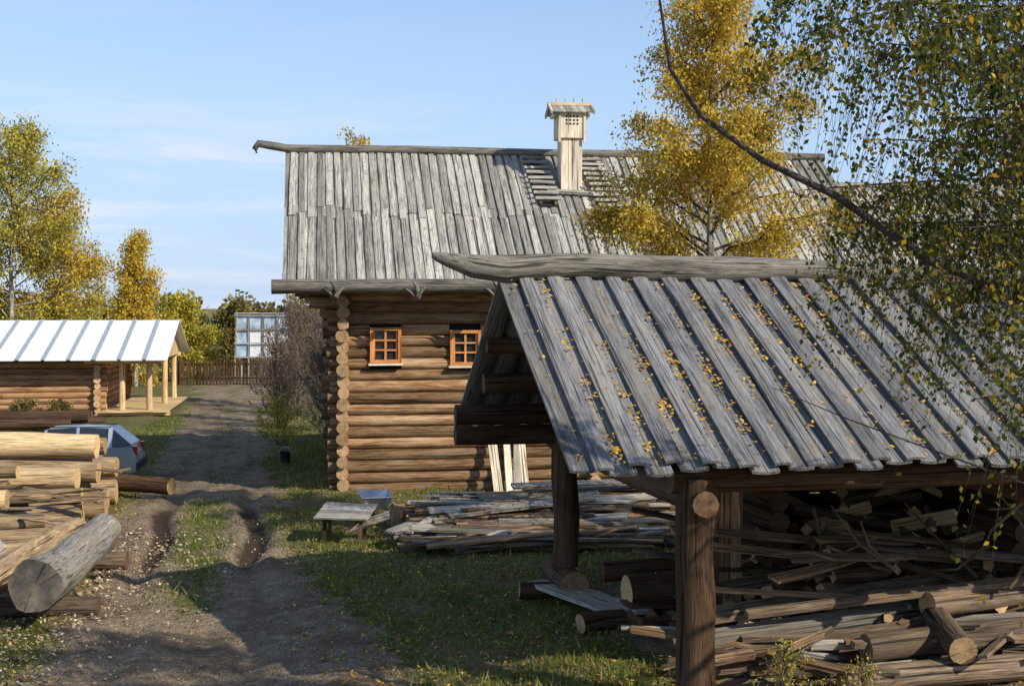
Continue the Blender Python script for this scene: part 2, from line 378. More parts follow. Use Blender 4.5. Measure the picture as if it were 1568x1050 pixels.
def chimney(parent,x,y,z0,s=1.0):
    mb=MB()
    def bx(cx,cy,cz,w,d,h,m=0,nb=3):
        for i in range(nb):
            mb.board((cx-w/2+w*(i+.5)/nb,cy-d/2,cz-h/2),(cx-w/2+w*(i+.5)/nb,cy-d/2,cz+h/2),(0,-1,0),w/nb-.004,.03,m)
            mb.board((cx-w/2+w*(i+.5)/nb,cy+d/2,cz-h/2),(cx-w/2+w*(i+.5)/nb,cy+d/2,cz+h/2),(0,1,0),w/nb-.004,.03,m)
            for sx in (-1,1):
                mb.board((cx+sx*(w/2-.02),cy-d/2+.02+(d-.04)*(i+.5)/nb,cz-h/2),(cx+sx*(w/2-.02),cy-d/2+.02+(d-.04)*(i+.5)/nb,cz+h/2),(sx,0,0),(d-.04)/nb-.003,.03,m)
    bx(x,y,z0+.45*s,.58*s,.55*s,1.9*s,0,2)
    zz=z0+1.4*s
    bx(x,y,zz+.36*s,.76*s,.70*s,.72*s,0,3)
    mb.board((x-.36*s,y,zz+.0),(x+.36*s,y,zz+.0),(0,0,1),.68*s,.03,0)
    for sx in (-1,1):
        mb.board((x+sx*.345*s,y-.375*s,zz-.12*s),(x+sx*.345*s,y-.375*s,zz+.70*s),(0,-1,0),.07*s,.05,0)
    for iz in range(3):
        for ix in range(4):
            c=Vector((x+(ix-1.5)*.1*s,y-.375*s,zz+(.38+iz*.1)*s)); 
            mb.tube([c,c+Vector((0,.03,0))],.028*s,8,2,2,0)
    for sy in (-1,1):
        for i in range(6):
            xx=x+(-.5+(i+.5)/6)*1.12*s
            mb.board((xx,y+sy*.50*s,zz+.68*s),(xx,y,zz+.92*s),(0,sy,1),.18*s,.03,1)
    mb.board((x-.62*s,y,zz+.955*s),(x+.62*s,y,zz+.955*s),(0,0,1),.12*s,.07*s,3)
    for sx in (-1,1):
        for sy in (-1,1): mb.board((x+sx*.58*s,y+sy*.54*s,zz+.66*s),(x+sx*.58*s,y,zz+.93*s),(sx,0,0),.09*s,.04,0)
        mb.board((x+sx*.46*s,y-.3*s,zz+.62*s),(x+sx*.46*s,y+.3*s,zz+.62*s),(0,0,1),.08*s,.08*s,0)
    for i in range(4):
        xx=x+(-.36+.24*i)*s; mb.tube([(xx,y,zz+.98*s),(xx,y,zz+1.04*s),(xx,y,zz+1.07*s),(xx,y,zz+1.13*s)],[.02*s,.012*s,.03*s,.008*s],6,3,3,0)
    mb.board((x-.42*s,y-.42*s,z0-.14*s),(x+.42*s,y-.42*s,z0-.14*s),(0,-.6,1),.12,.07,3)
    mb.obj('chimney',[M_pale,M_roof,M_dark,M_fresh],parent)
# ---------------------------------------------------------------- main house
al=math.atan(.144)
H=empty('log_house',(-4.14,33.5,0),al)
mb=MB(); pitch=.278; zs=[.05+pitch*i for i in range(19)]
logwall_x(mb,0,13,0,zs,.149,[(1.04,3.57,.78,.86),(3.0,3.5,.78,.86)],.35)
logwall_x(mb,0,13,9.2,zs,.158)
zg=[z-pitch/2 for z in zs]
for gxx in (0,6.2,13): logwall_y(mb,0,9.2,gxx,zg[:-1],.152,.38)
for i in range(12):
    z=5.3+i*.278; hw=4.6*(1-(z-5.2)/3.55)
    if hw>.4:
        for gxx in (0,13): mb.log((gxx,4.6-hw,z),(gxx,4.6+hw,z),.15,.15,10,0,1,.04,3,.01)
for i,(z,e) in enumerate(((4.35,.5),(4.62,.8),(4.9,1.15),(5.17,1.45))):
    mb.log((-e,0.0,z),(.2,0.0,z),.15,.16,12,0,1); mb.log((-e,9.2,z),(.2,9.2,z),.15,.16,12,0,1)
for yy,zz in ((2.0,6.75),(4.6,8.35),(7.0,6.75)): mb.log((-1.35,yy,zz),(13.6,yy,zz),.12,.12,10,0,1)
mb.obj('log_walls',[M_wall,M_wallend],H)
mb=MB(); mb.board((0,.06,2.6),(13,.06,2.6),(0,-1,0),5.2,.05,0); mb.obj('dark_wall_sheet',[M_dark],H)  # near-black sheet behind the whole front log wall
mb=MB(); roof(mb,-1.35,13.8,-1.0,5.02,4.55,8.72,.235,.20,.17,.03,.006,n=4,rows=2,warp=.008,ext=.06)
roof(mb,-1.35,13.8,10.1,5.02,4.55,8.72,.235,.19,.165,.035,.012,n=1,ext=.05)
mb.obj('board_roof',[M_roof],H)
mb=MB()
mb.tube([(-2.25,4.5,8.72),(-2.3,4.5,8.84),(-2.2,4.5,8.98),(-1.9,4.5,8.94),(-1.4,4.5,8.86),(2,4.5,8.88),(6,4.5,8.84),(10,4.5,8.86),(14,4.5,8.84)],[.04,.08,.11,.12,.12,.12,.12,.13,.13],10,0,1,.08)
mb.log((-1.68,-1.12,4.98),(14,-1.12,5.0),.17,.16,12,0,1,.07,12,.03)
mb.obj('ridge_and_gutter_logs',[M_ridge,M_wallend],H)
mb=MB()
for xx in (-.15,1.7,3.55,5.4,7.3,9.2,11):
    x_=xx+R.uniform(-.1,.1)
    mb.tube([(x_,.4,5.35),(x_,-.5,4.92),(x_,-1.05,4.72),(x_,-1.35,4.78),(x_-.03,-1.42,5.0),(x_-.12,-1.45,5.12)],[.07,.07,.085,.09,.05,.025],8,0,0,.15)
    mb.tube([(x_,-1.38,4.76),(x_+.12,-1.45,4.9),(x_+.2,-1.42,4.98)],[.06,.035,.015],7,0,0,.15)
    mb.tube([(x_,-1.3,4.7),(x_-.2,-1.4,4.88),(x_-.3,-1.4,4.95)],[.05,.03,.012],7,0,0,.15)
mb.obj('root_hook_brackets',[M_ridge],H)
window(H,1.04,0,3.57,.76,.86,'window_1'); window(H,3.0,0,3.5,.76,.86,'window_2'); 
def slp(y): return 5.02+(y+1.0)/5.55*3.70
chimney(H,6.22,3.1,slp(2.95)+.02)
chimney(H,12.0,4.3,slp(4.0)-.55,.85)
mb=MB()
def ladder(x,ya,yb,sk=0):
    X_=lambda y: x+sk*(y-ya)
    for dx in (-.2,.2):
        mb.board((X_(ya)+dx,ya,slp(ya)+.19),(X_(yb)+dx,yb,slp(yb)+.19),(0,-.55,.83),.07,.06,0,2,.01)
    mb.board((X_(ya),ya,slp(ya)+.12),(X_(yb),yb,slp(yb)+.12),(0,-.55,.83),.5,.03,2,2,.01)  # near-black board under the rungs, paints the shadow in the ladder gaps
    k=int((yb-ya)/.24)
    for i in range(k):
        y=ya+.1+i*.24; mb.board((X_(y)-.34,y-.06,slp(y)+.29+R.uniform(-.01,.02)),(X_(y)+.34,y-.06,slp(y)+.29),(0,-.9,.45),.085,.045,1)
ladder(5.45,2.0,4.2,-.05); ladder(7.15,1.0,4.2,-.08)
mb.board((5.5,2.55,slp(2.55)+.24),(7.1,2.4,slp(2.4)+.24),(0,-.55,.83),.12,.06,1)
mb.obj('roof_ladders',[M_beam,M_roof,M_dark],H)
mb=MB()
for (xa,xb,m_,w) in ((3.72,3.62,0,.22),(4.0,4.02,0,.18),(4.18,4.3,1,.2),(4.4,4.36,0,.16)):
    mb.board((xa,-.95,.02),(xb,-.2,1.35+R.uniform(-.15,.2)),(0,-1,.3),w,.04,m_)
mb.obj('leaning_boards',[M_pale,M_grey],H)
H2=empty('log_house',(9.6,38.7,0),al)
mb=MB(); logwall_x(mb,0,10,0,[.05+.3*i for i in range(17)],.165); logwall_y(mb,0,10,0,[-.1+.3*i for i in range(17)],.165); logwall_y(mb,0,10,10,[-.1+.3*i for i in range(17)],.165)
logwall_x(mb,0,10,10,[.05+.3*i for i in range(17)],.165)
for i in range(10):
    z=5.2+i*.3; hw=5*(1-(z-5.0)/3.2)
    if hw>.3:
        for g_ in (0,10): mb.log((g_,5-hw,z),(g_,5+hw,z),.16,.16,8,0,1,.04,3,.01)
mb.obj('log_walls',[M_wall,M_wallend],H2)
mb=MB(); roof(mb,-1,11,-.9,4.75,5,8.25,.26,.21,.18,.035,.01,n=2); roof(mb,-1,11,10.9,4.75,5,8.25,.26,.21,.18,.035,.01,n=1); 
mb.log((-1.3,5,8.36),(11.3,5,8.36),.13,.13,8,0,0,.06,8,.03)
mb.obj('board_roof',[M_grey],H2)
# ---------------------------------------------------------------- shed
S=empty('open_log_shed',(.70,14.5,0),math.atan(.195))
mb=MB(); roof(mb,.06,9.6,0,2.76,4.12,4.86,.40,.31,.22,.035,.018,n=6,warp=.012,ext=.12)
roof(mb,.06,9.6,8.25,2.5,4.12,4.86,.40,.29,.24,.035,.028,n=2,ext=.07)
mb.obj('board_roof',[M_sroof],S)
mb=MB()
mb.tube([(-1.0,4.1,5.2),(-.93,4.1,5.17),(-.75,4.1,5.12),(-.45,4.1,5.04),(0,4.1,5.0),(.6,4.1,5.06),(1.2,4.1,5.07),(1.9,4.1,5.03),(2.5,4.1,5.03),(3.2,4.1,5.01),(4,4.1,5.02),(5.5,4.1,4.98),(7,4.1,4.93),(8.5,4.1,4.95),(9.8,4.1,4.96)],[.035,.07,.11,.17,.195,.16,.175,.185,.165,.18,.16,.16,.165,.15,.15],14,0,1,.13)
mb.obj('ridge_log',[M_ridge,M_slogend],S)
mb=MB()
for (x,y,r) in ((1.42,.38,.215),(1.5,7.0,.2)): 
    mb.tube([(x,y,-.1 if y<2 else .42),(x+.01,y,.7),(x+.02,y,1.2),(x-.01,y+.01,1.8),(x,y,2.62)],[r*1.08,r,r*1.02,r*.97,r],16,0,1,.09)
for (x,y) in ((9.2,.5),(9.2,7.2),(5.5,7.2)): mb.tube([(x,y,-.1),(x,y,2.6)],.19,12,0,1,.05)
mb.log((1.15,.42,2.60),(9.4,.42,2.62),.15,.15,12,0,1,.05,7,.02)
for z,e in ((2.5,-.25),(2.85,-.3),(3.35,.05)): mb.log((e,7.0-(z-2.5)*1.0,z),(9.4,7.0-(z-2.5)*1.0,z),.155,.15,12,0,1,.05,7,.02)
mb.log((.3,2.2,3.66),(9.4,2.2,3.66),.12,.12,10,0,1); mb.log((.0,5.6,3.95),(9.4,5.6,3.95),.13,.12,12,0,1)
mb.log((.2,4.12,4.66),(9.4,4.12,4.66),.13,.12,12,0,1)
for gxx in (1.45,5.5,9.2):
    for z,a_,b_ in ((2.36,.1,7.5),(2.8,.9,6.9),(3.12,1.4,6.3),(3.43,2.0,5.8),(3.74,2.6,5.3),(4.05,3.1,4.9),(4.35,3.5,4.6)):
        mb.log((gxx,a_,z),(gxx,b_,z),.15,.15,12,0,1,.05,4,.02)
mb.log((1.45,6.8,1.9),(2.9,6.9,2.55),.06,.06,8,0,1)
mb.log((2.95,5.1,.3),(3.15,5.1,2.4),.07,.06,8,0,1)
mb.log((1.55,.42,1.95),(1.62,.42,2.5),.1,.12,8,0,1)
logwall_x(mb,4.0,9.2,7.5,[.1+.29*i for i in range(9)],.15,seg=10)
logwall_y(mb,3.6,7.5,9.2,[.1+.29*i for i in range(9)],.15,seg=10)
logwall_y(mb,4.6,7.5,4.0,[.0+.29*i for i in range(9)],.15,seg=10)
logwall_y(mb,3.2,7.5,6.9,[.0+.29*i for i in range(9)],.16,seg=12)
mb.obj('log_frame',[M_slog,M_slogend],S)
mb=MB()
for i in range(5): mb.board((2.55+.17*i,4.0+.02*(i%2),.25),(2.57+.17*i,4.0+.02*(i%2),2.75),(0,-1,0),.16,.035,0)
mb.obj('plank_partition',[M_brown],S)
n=7500; lx=np.round(rng.uniform(0,23,n))*.40+.06+rng.normal(0,.06,n); ly=rng.random(n)
cl=.5+.5*np.sin(lx*2.1+ly*9)*np.sin(ly*14+lx); k=(rng.random(n)<.07+.8*cl**3)&(lx>.02); lx,ly=lx[k],ly[k]; n=len(lx)
C=np.stack([lx,ly*4.0,2.76+ly*2.04+.085],1); az=rng.uniform(0,6.28,n); s=rng.uniform(.016,.036,n)
A=np.stack([np.cos(az),np.sin(az)*.9,np.sin(az)*.45],1)*s[:,None]; B=np.stack([-np.sin(az),np.cos(az)*.9,np.cos(az)*.45+.2],1)*s[:,None]
quads('roof_leaf_litter',C,A,B,rng.random((n,3)),L_litter,S)
mb=MB()
mb.log((1.5,6.3,.22),(1.5,7.9,.22),.23,.22,14,0,4)
mb.log((2.0,5.2,.33),(4.2,5.3,.33),.27,.26,14,0,2); mb.log((1.95,6.4,.42),(3.9,6.4,.42),.16,.16,12,0,1)
mb.board((1.05,7.1,.16),(1.75,4.6,.17),(0,0,1),.32,.06,3,3,.01); mb.board((1.35,7.1,.165),(2.1,4.6,.175),(0,0,1),.28,.06,3,3,.01)
for i in range(6): mb.log((1.9+.3*i,4.6,.1),(1.9+.3*i,5.9,.1),.1,.1,9,0,4)
mb.log((1.1,4.35,.12),(1.75,4.5,.12),.14,.14,12,0,4); mb.log((.75,6.9,.08),(1.3,6.85,.08),.14,.14,12,0,4); mb.log((1.9,4.2,.1),(2.7,4.3,.1),.12,.12,12,0,1)
mb.board((1.9,4.95,.22),(3.9,5.0,.22),(0,0,1),.5,.05,0)
mb.obj('platform_logs',[M_slog,M_slogend,M_freshend,M_grey,M_wallend],S)
mb=MB(); rr=random.Random(3)
for i in range(400):
    x=rr.uniform(3.0,8.7); y=rr.uniform(2.2,6.2)
    zmax=.3+1.55*min(1,max(0,(x-2.7)/3.0))*min(1,(y-1.6)/3.0)
    z=rr.uniform(.1,1)*zmax; L=rr.uniform(.5,1.2); a_=rr.gauss(0,.5)+(1.57 if rr.random()<.3 else 0); t_=rr.gauss(0,.18)
    d=Vector((math.cos(a_),math.sin(a_),t_))*L/2; c=Vector((x,y,z))
    mb.tube([c-d,c+d],rr.uniform(.05,.12),rr.choice((3,4,4,5)),rr.choice((0,0,3,3,2)),1,.15,fl=True)
for i in range(34):
    x=rr.uniform(3.2,7.5); y=rr.uniform(2.2,5.5); z=.5+rr.random()*.9; L=rr.uniform(1.5,3.4); a_=rr.gauss(.05,.3)
    d=Vector((math.cos(a_),math.sin(a_),rr.gauss(-.06,.1)))*L/2; c=Vector((x,y,z)); mb.board(c-d,c+d,(rr.gauss(0,.3),-.4,1),rr.uniform(.08,.2),.04,rr.choice((0,3)),3,.02)
for i in range(14):
    x=rr.uniform(3,7.5); z=rr.uniform(1.2,1.8); L=rr.uniform(.8,1.6); d=Vector((rr.gauss(0,.5),rr.gauss(0,.3),rr.gauss(0,.6))).normalized()*L/2; c=Vector((x,rr.uniform(1.5,3.2),z))
    mb.tube([c-d,c+Vector((rr.gauss(0,.1),0,rr.gauss(0,.1))),c+d],[.03,.01],5,3,3,.1)
mb.obj('firewood_pile',[M_brown,M_freshend,M_fresh,M_beam],S)
mb=MB()
for (a_,b_,w,t) in (((1.9,2.2,.60),(6.6,3.3,.86),.2,.14),((1.95,1.95,.42),(6.9,2.6,.66),.22,.15),((2.2,2.6,.85),(5.6,3.8,1.0),.15,.1),((2.1,1.7,.2),(6.2,2.2,.3),.24,.16),((2.0,3.0,.25),(7,3.4,.3),.3,.2),((2.0,1.8,.30),(5.2,2.0,.5),.14,.1),((2.6,1.9,.74),(7.0,2.1,.98),.12,.08)):
    mb.board(a_,b_,(0,-.3,1),w,t,3 if w==.22 else 0,4,.02)
mb.log((3.9,1.35,.38),(7.5,1.75,.45),.17,.19,14,0,2); mb.log((5.0,1.9,.75),(7.8,2.6,.75),.16,.17,14,0,2); mb.log((1.6,1.9,.12),(5,1.4,.12),.13,.12,10,0,2)
mb.log((3.4,.9,.14),(8,1.1,.14),.16,.17,12,0,2); mb.log((2.45,3.4,.0),(2.4,3.4,.85),.17,.15,10,0,2)
mb.log((4.85,.75,.45),(5.2,2.2,.62),.17,.17,14,0,2)
for i in range(60):
    x=rr.uniform(1.9,7); c=Vector((x,rr.uniform(.9,2.6),rr.uniform(.1,.6))); L=rr.uniform(.4,1.8); d=Vector((1,rr.gauss(0,.5),rr.gauss(0,.12))).normalized()*L/2
    mb.board(c-d,c+d,(rr.gauss(0,.4),-.3,1),rr.uniform(.05,.14),rr.uniform(.03,.08),rr.choice((0,0,3,4)),2,.01)
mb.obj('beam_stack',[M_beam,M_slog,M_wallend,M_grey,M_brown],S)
# ---------------------------------------------------------------- left hut
HU=empty('log_hut',(-17.2,57,0),al)
mb=MB(); zz=[.1+.25*i for i in range(9)]
logwall_x(mb,-14,0,0,zz,.14,(),.35); logwall_y(mb,0,8,0,[z-.12 for z in zz],.14,.35); logwall_x(mb,-14,0,8,zz,.14,(),.35); logwall_y(mb,0,8,-14,[z-.12 for z in zz],.14,.35)
for i in range(6):
    z=2.35+.25*i; hw=4*(1-(z-2.2)/1.6)
    if hw>.2: mb.log((0,4-hw,z),(0,4+hw,z),.13,.13,10,0,1)
mb.obj('log_walls',[M_hut,M_hutend],HU)
mb=MB()
for sy in (0,1):
    ye,yr=((-1.2,4.0),(9.2,4.0))[sy]
    for i in range(17):
        x=2.5-i*1.0
        for dx,w,m_,o in ((0,.86,0,.04),(-.5,.17,1,.075)):
            mb.board((x+dx,ye-R.uniform(0,.06),2.28+o+R.uniform(0,.01)),(x+dx,yr,3.86+o),(0,(-1,1)[sy]*.3,1),w,.03,m_)
mb.obj('metal_sheet_roof',[M_metal,M_metal2],HU)
mb=MB()
for x,y in ((2.1,-.2),(2.3,3.8),(2.3,7.9),(1.0,-.2)): mb.log((x,y,.2),(x,y,2.3 if y!=3.8 else 3.5),.13,.12,10,0,1)
mb.log((-.5,-.2,2.25),(2.6,-.2,2.25),.12,.12,10,0,1); mb.log((-.5,8,2.25),(2.6,8,2.25),.12,.12,10,0,1); mb.log((2.3,-.8,2.4),(2.3,8.8,2.4),.12,.12,10,0,1); mb.log((-.5,4,3.65),(2.7,4,3.65),.11,.11,10,0,1)
mb.log((2.3,1.5,2.75),(2.3,6.5,2.75),.11,.11,10,0,1); mb.log((2.3,2.4,3.05),(2.3,5.6,3.05),.11,.11,10,0,1)
for i in range(12): mb.board((.2,-.6+i*.75,.2),(2.9,-.6+i*.75,.2),(0,0,1),.7,.06,0)
for i in range(16):
    y=.4+i*.48; top=2.35+1.5*(1-abs(y-4)/5.2); mb.board((2.5,y,2.3),(2.5,y,top),(1,0,0),.46,.03,0)
mb.board((.1,-.75,.12),(3.0,-.75,.12),(0,-1,0),.16,.05,0)
mb.obj('porch',[M_fresh,M_freshend],HU)
# ---------------------------------------------------------------- log piles
mb=MB()
def L3(x,y,z,r,L,dx=-1,dy=-.12,m=0,c=1,r2=None): 
    d=Vector((dx,dy,0)).normalized()*L; mb.log((x,y,z),Vector((x,y,z))+d,r,(r2 or r*1.12),16,m,c,.08,8,.05)
L3(-8.05,23.9,.26,.21,5,dy=-.35); L3(-8.35,25.2,.25,.23,5,dy=-.3); L3(-8.5,26.3,.24,.21,5,dy=-.22); L3(-8.7,27.8,.27,.24,5,dy=-.15); L3(-8.55,28.9,.28,.26,5,dy=-.12); L3(-8.9,30.2,.27,.25,5); L3(-9.0,31.2,.3,.28,5)
L3(-8.6,24.5,.17,.15,5,dy=-.3,m=4); L3(-8.9,27.1,.2,.17,5,dy=-.2); L3(-8.75,25.7,.5,.15,5,dy=-.25); L3(-8.9,28.4,.6,.16,5,dy=-.1)
L3(-9.9,26.9,.72,.2,5,dy=-.1,m=2); L3(-9.25,29.2,.85,.25,5,dy=-.05,m=2,c=3); L3(-9.2,30.5,.82,.23,5,dy=-.05); L3(-9.05,31.4,.84,.23,5,dy=-.03)
L3(-9.35,30.9,1.36,.27,5,dy=-.05,m=2,c=3); L3(-9.4,31.7,1.3,.2,5,dy=-.05); L3(-10.2,28.3,1.1,.12,5,dy=.05)
L3(-8.05,32.4,.26,.2,3.0,dy=.3,m=4,c=1); L3(-10.7,25.5,.66,.18,5,dy=-.1)
for i in range(30):
    x=R.uniform(-11,-8.6); y=R.uniform(24,31); a_=R.gauss(.1,.3); L=R.uniform(.5,1.6); z=.45+(y-24)*.07+R.uniform(-.1,.2)
    d=Vector((math.cos(a_),math.sin(a_),R.gauss(0,.08)))*L/2; mb.board(Vector((x,y,z))-d,Vector((x,y,z))+d,(R.gauss(0,.5),0,1),R.uniform(.05,.14),.025,0,2,.01)
mb.obj('log_pile',[M_log,M_logend,M_fresh,M_freshend,M_slog])
mb=MB()
mb.log((-6.62,18.95,.62),(-7.22,24.3,.55),.36,.29,20,0,5,.09,9,.05)
mb.log((-7.55,19.3,.5),(-8.0,25.2,.45),.25,.2,14,2,3,.07,8,.04)
mb.log((-8.3,19.9,.12),(-6.05,20.1,.12),.15,.15,10,4,1); mb.log((-8.6,23.6,.12),(-6.65,23.7,.12),.16,.16,10,4,1)
mb.log((-8.4,18.6,.35),(-8.9,23.5,.3),.28,.25,14,0,1)
mb.obj('log_on_sleepers',[M_grey,M_slogend,M_log,M_logend,M_beam,endgrain('old_grey_log_end',(.10,.08,.06),(.30,.24,.18))])
mb=MB()
for i in range(5): mb.log((-24,49+i*.5,.25+.2*(i%2)),(-15.6+R.uniform(-1,.8),50+i*.5,.25+.2*(i%2)),.2,.18,10,0,1)
mb.obj('log_pile',[M_slog,M_slogend])
mb=MB(); rr=random.Random(11)
for i in range(340):
    y=25.2+rr.random()*3.4; lay=rr.random()**.8*min(.66,.18+(y-25)*.24); L=rr.uniform(1.2,4.6)
    x=.5+rr.uniform(-1,1)*max(0,(5.6-L)/2); a_=rr.gauss(.13,.13)
    d=Vector((math.cos(a_),math.sin(a_),rr.gauss(0,.03)))*L/2; c=Vector((x+.1,y+.15*x,.05+lay))
    mb.board(c-d,c+d,(rr.gauss(0,.25),-.12+rr.gauss(0,.25),1),rr.uniform(.06,.2),rr.uniform(.02,.05),rr.choice((0,1,3,3) if lay<.4 else (0,0,1,3)),3,.02)
for (a_,b_,w) in (((-2.3,25.6,.3),(-.6,28.2,.62),.2),((-1.9,25.3,.36),(-.9,27.9,.66),.14),((-1.6,26.3,.6),(3.6,27.5,.78),.26),((-.6,27.0,.72),(3.4,28.8,.82),.3),((-1.2,26.0,.55),(1.6,27.0,.78),.3),((-2.2,25.5,.25),(3.0,26.2,.45),.2),((0,27.5,.9),(3.7,28.3,.95),.28)):
    mb.board(a_,b_,(0,-.2,1),w,.045,2,3,.01)
mb.obj('plank_pile',[M_grey,M_brown,M_grey,M_beam])
mb=MB()
for i in range(4): mb.board((-3.75+.02*i,26.2+.28*i,.52+.03*i),(-2.72+.02*i,26.0+.28*i,.50+.03*i),(0,-.15,1),.27,.035,0,2,.01)
for x,y in ((-3.6,26.2),(-2.9,26.1),(-3.6,27),(-2.9,26.9)): mb.board((x,y,0),(x+.03,y+.05,.49),(0,-1,0),.07,.05,1)
mb.board((-3.55,26.15,.42),(-3.5,27.05,.45),(0,0,1),.07,.05,1); mb.board((-2.95,26.1,.42),(-2.9,26.95,.45),(0,0,1),.07,.05,1)
mb.board((-3.2,26.9,.15),(-2.4,26.9,.42),(0,-1,1),.2,.04,0)
mb.obj('work_table',[M_grey,M_slog])
WB=empty('wheelbarrow',(-2.85,28.6,0),.2)
mb=MB()
b0=[(-.2,-.3,.32),(.2,-.3,.32),(.2,.25,.32),(-.2,.25,.32)]; t0=[(-.32,-.42,.58),(.32,-.42,.58),(.32,.48,.62),(-.32,.48,.62)]
for o in (0,.012):
    bb=[(x*(1-o*2),y*(1-o*2),z+o) for x,y,z in b0]; tt=[(x*(1-o*2),y*(1-o*2),z) for x,y,z in t0]
    mb.poly(bb,0,(.5,.5,.5))
    for i in range(4): j=(i+1)%4; mb.poly([bb[i],bb[j],tt[j],tt[i]],0,(.5,.5,.5))
for i in range(4): mb.tube([t0[i],t0[(i+1)%4]],.014,6,0,0,0)
for sx in (-1,1): mb.tube([(sx*.06,.62,.2),(sx*.2,.2,.28),(sx*.24,-.4,.34),(sx*.27,-.95,.55)],.016,6,1,1,0); mb.tube([(sx*.22,-.3,.32),(sx*.24,-.42,.0),(sx*.22,-.1,.3)],.014,6,1,1,0)
ring=[(0,.62+.17*math.cos(a_*math.pi/8),.2+.17*math.sin(a_*math.pi/8)) for a_ in range(17)]
mb.tube(ring,.035,8,2,2,0,caps=False); mb.tube([(-.07,.62,.2),(.07,.62,.2)],.04,8,1,1,0)
mb.obj('tray_frame_wheel',[M_chrome,M_chrome,M_rub],WB)
mb=MB(); mb.log((-2.35,28.3,0),(-2.33,28.3,.42),.15,.14,12,0,1); mb.obj('chopping_stump',[M_log,M_freshend])
mb=MB(); mb.log((-1.9,29.3,.1),(-2.6,29.5,.1),.1,.1,10,0,1); mb.log((-2.0,28.9,.1),(-1.6,29.5,.13),.09,.09,10,0,1); mb.obj('firewood_logs',[M_log,M_freshend])
mb=MB(); c=Vector((-6.55,39.6,0)); pr=[(.13,0),(.16,.32),(.17,.33),(.15,.32),(.12,.03)]
V=[];F=[]
for r,z in pr:
    for k in range(14): th=k*math.pi/7; V.append(c+Vector((r*math.cos(th),r*math.sin(th),z)))
for i in range(4):
    for k in range(14): F.append((i*14+k,i*14+(k+1)%14,(i+1)*14+(k+1)%14,(i+1)*14+k))
F.append(tuple(56+k for k in range(14))); mb.add(V,F,V,(.5,.5,.5),[0]*len(F),[True]*len(F))
mb.tube([c+Vector((.165*math.cos(a_*math.pi/8),.0,.33+.14*math.sin(a_*math.pi/8))) for a_ in range(9)],.008,5,1,1,0)
mb.obj('bucket',[M_rub,M_chrome])
# ---------------------------------------------------------------- car
CAR=empty('parked_car',(-12.15,37.3,-.18),.12)
mb=MB()
rings=[(-2.02,.35,.5,.55,.6,.6),(-1.95,.25,.6,.7,.78,.7),(-1.05,.22,.86,.93,.82,.7),(-.42,.22,.9,1.38,.83,.6),(-.34,.22,.9,1.41,.83,.6),(.42,.22,.9,1.45,.83,.61),(.5,.22,.9,1.45,.83,.61),(1.25,.22,.92,1.42,.83,.6),(1.36,.22,.92,1.40,.82,.59),(1.86,.24,.94,.99,.80,.70),(1.98,.27,.7,.74,.78,.72),(2.02,.35,.5,.55,.72,.68)]
V=[];F=[];Mx=[]
for (x,zb,zl,zt,wb,wt) in rings: V+=[(x,-wb*.95,zb),(x,-wb,(zb+zl)/2),(x,-wb,zl),(x,-wt,zt),(x,wt,zt),(x,wb,zl),(x,wb,(zb+zl)/2),(x,wb*.95,zb)]
for i in range(len(rings)-1):
    for k in range(8):
        F.append((i*8+k,i*8+(k+1)%8,(i+1)*8+(k+1)%8,(i+1)*8+k))
        gl=(k in(2,4) and i in(2,4,6)) or (k==3 and i in (2,8)) or (k in(2,4) and i==8)
        Mx.append(1 if gl else (2 if k==7 else 0))
F.append(tuple(range(8))[::-1]);F.append(tuple((len(rings)-1)*8+k for k in range(8)));Mx+=[0,0]
mb.add(V,F,V,(.5,.5,.5),Mx,[False]*len(F))
for sx in (-1.3,1.28):
    for sy in (-1,1):
        c=Vector((sx,sy*.72,.3)); mb.tube([c,c+Vector((0,sy*.04,0)),c+Vector((0,sy*.13,0)),c+Vector((0,sy*.135,0))],[.26,.31,.31,.27],20,2,2,0)
        mb.tube([c+Vector((0,sy*.12,0)),c+Vector((0,sy*.15,0))],[.18,.16],12,3,3,0)
for sy in (-1,1):
    mb.box((1.95,sy*.68,.82),.1,.2,.26,4); mb.box((-1.98,sy*.58,.62),.1,.26,.12,5); mb.box((-.55,sy*.9,.95),.1,.14,.1,0)
mb.box((2.0,0,.42),.12,1.5,.16,2); mb.box((-2.0,0,.42),.12,1.4,.16,2); mb.box((2.02,0,.62),.02,.5,.11,5)
mb.tube([(-.3,-.55,1.46),(1.3,-.55,1.45)],.015,6,2,2,0); mb.tube([(-.3,.55,1.46),(1.3,.55,1.45)],.015,6,2,2,0)
mb.obj('body',[M_carp,M_glass,M_rub,M_chrome,M_red,M_white],CAR)
# ---------------------------------------------------------------- fence, far things
mb=MB()
x=-19.3
while x<-8.5:
    y=79+ (x+19)*.05; h=1.45+R.uniform(-.1,.1); mb.board((x,y,0),(x+R.uniform(-.03,.03),y,h),(0,-1,0),.12,.03,0); x+=.19
for z in (.4,1.2): mb.board((-19.3,79.08,z),(-8.6,79.6,z),(0,0,1),.06,.09,0)
for xx in (-19.3,-16.5,-13.7,-10.9,-8.6): mb.log((xx,79.15+(xx+19)*.05,0),(xx,79.15+(xx+19)*.05,1.75),.08,.08,8,0,0)
mb.obj('plank_fence',[M_slog])
G=empty('film_greenhouse',(-16.6,82,0),.05); mb=MB()
for i in range(5):
    x=i*.85; mb.board((x,0,0),(x+(.15 if i==0 else 0),0,4.1),(0,-1,0),.08,.08,1)
for k in range(4): mb.board((0,-.05,1.5+k*.83),(3.4,-.05,1.5+k*.83),(0,-1,0),.07,.06,1)
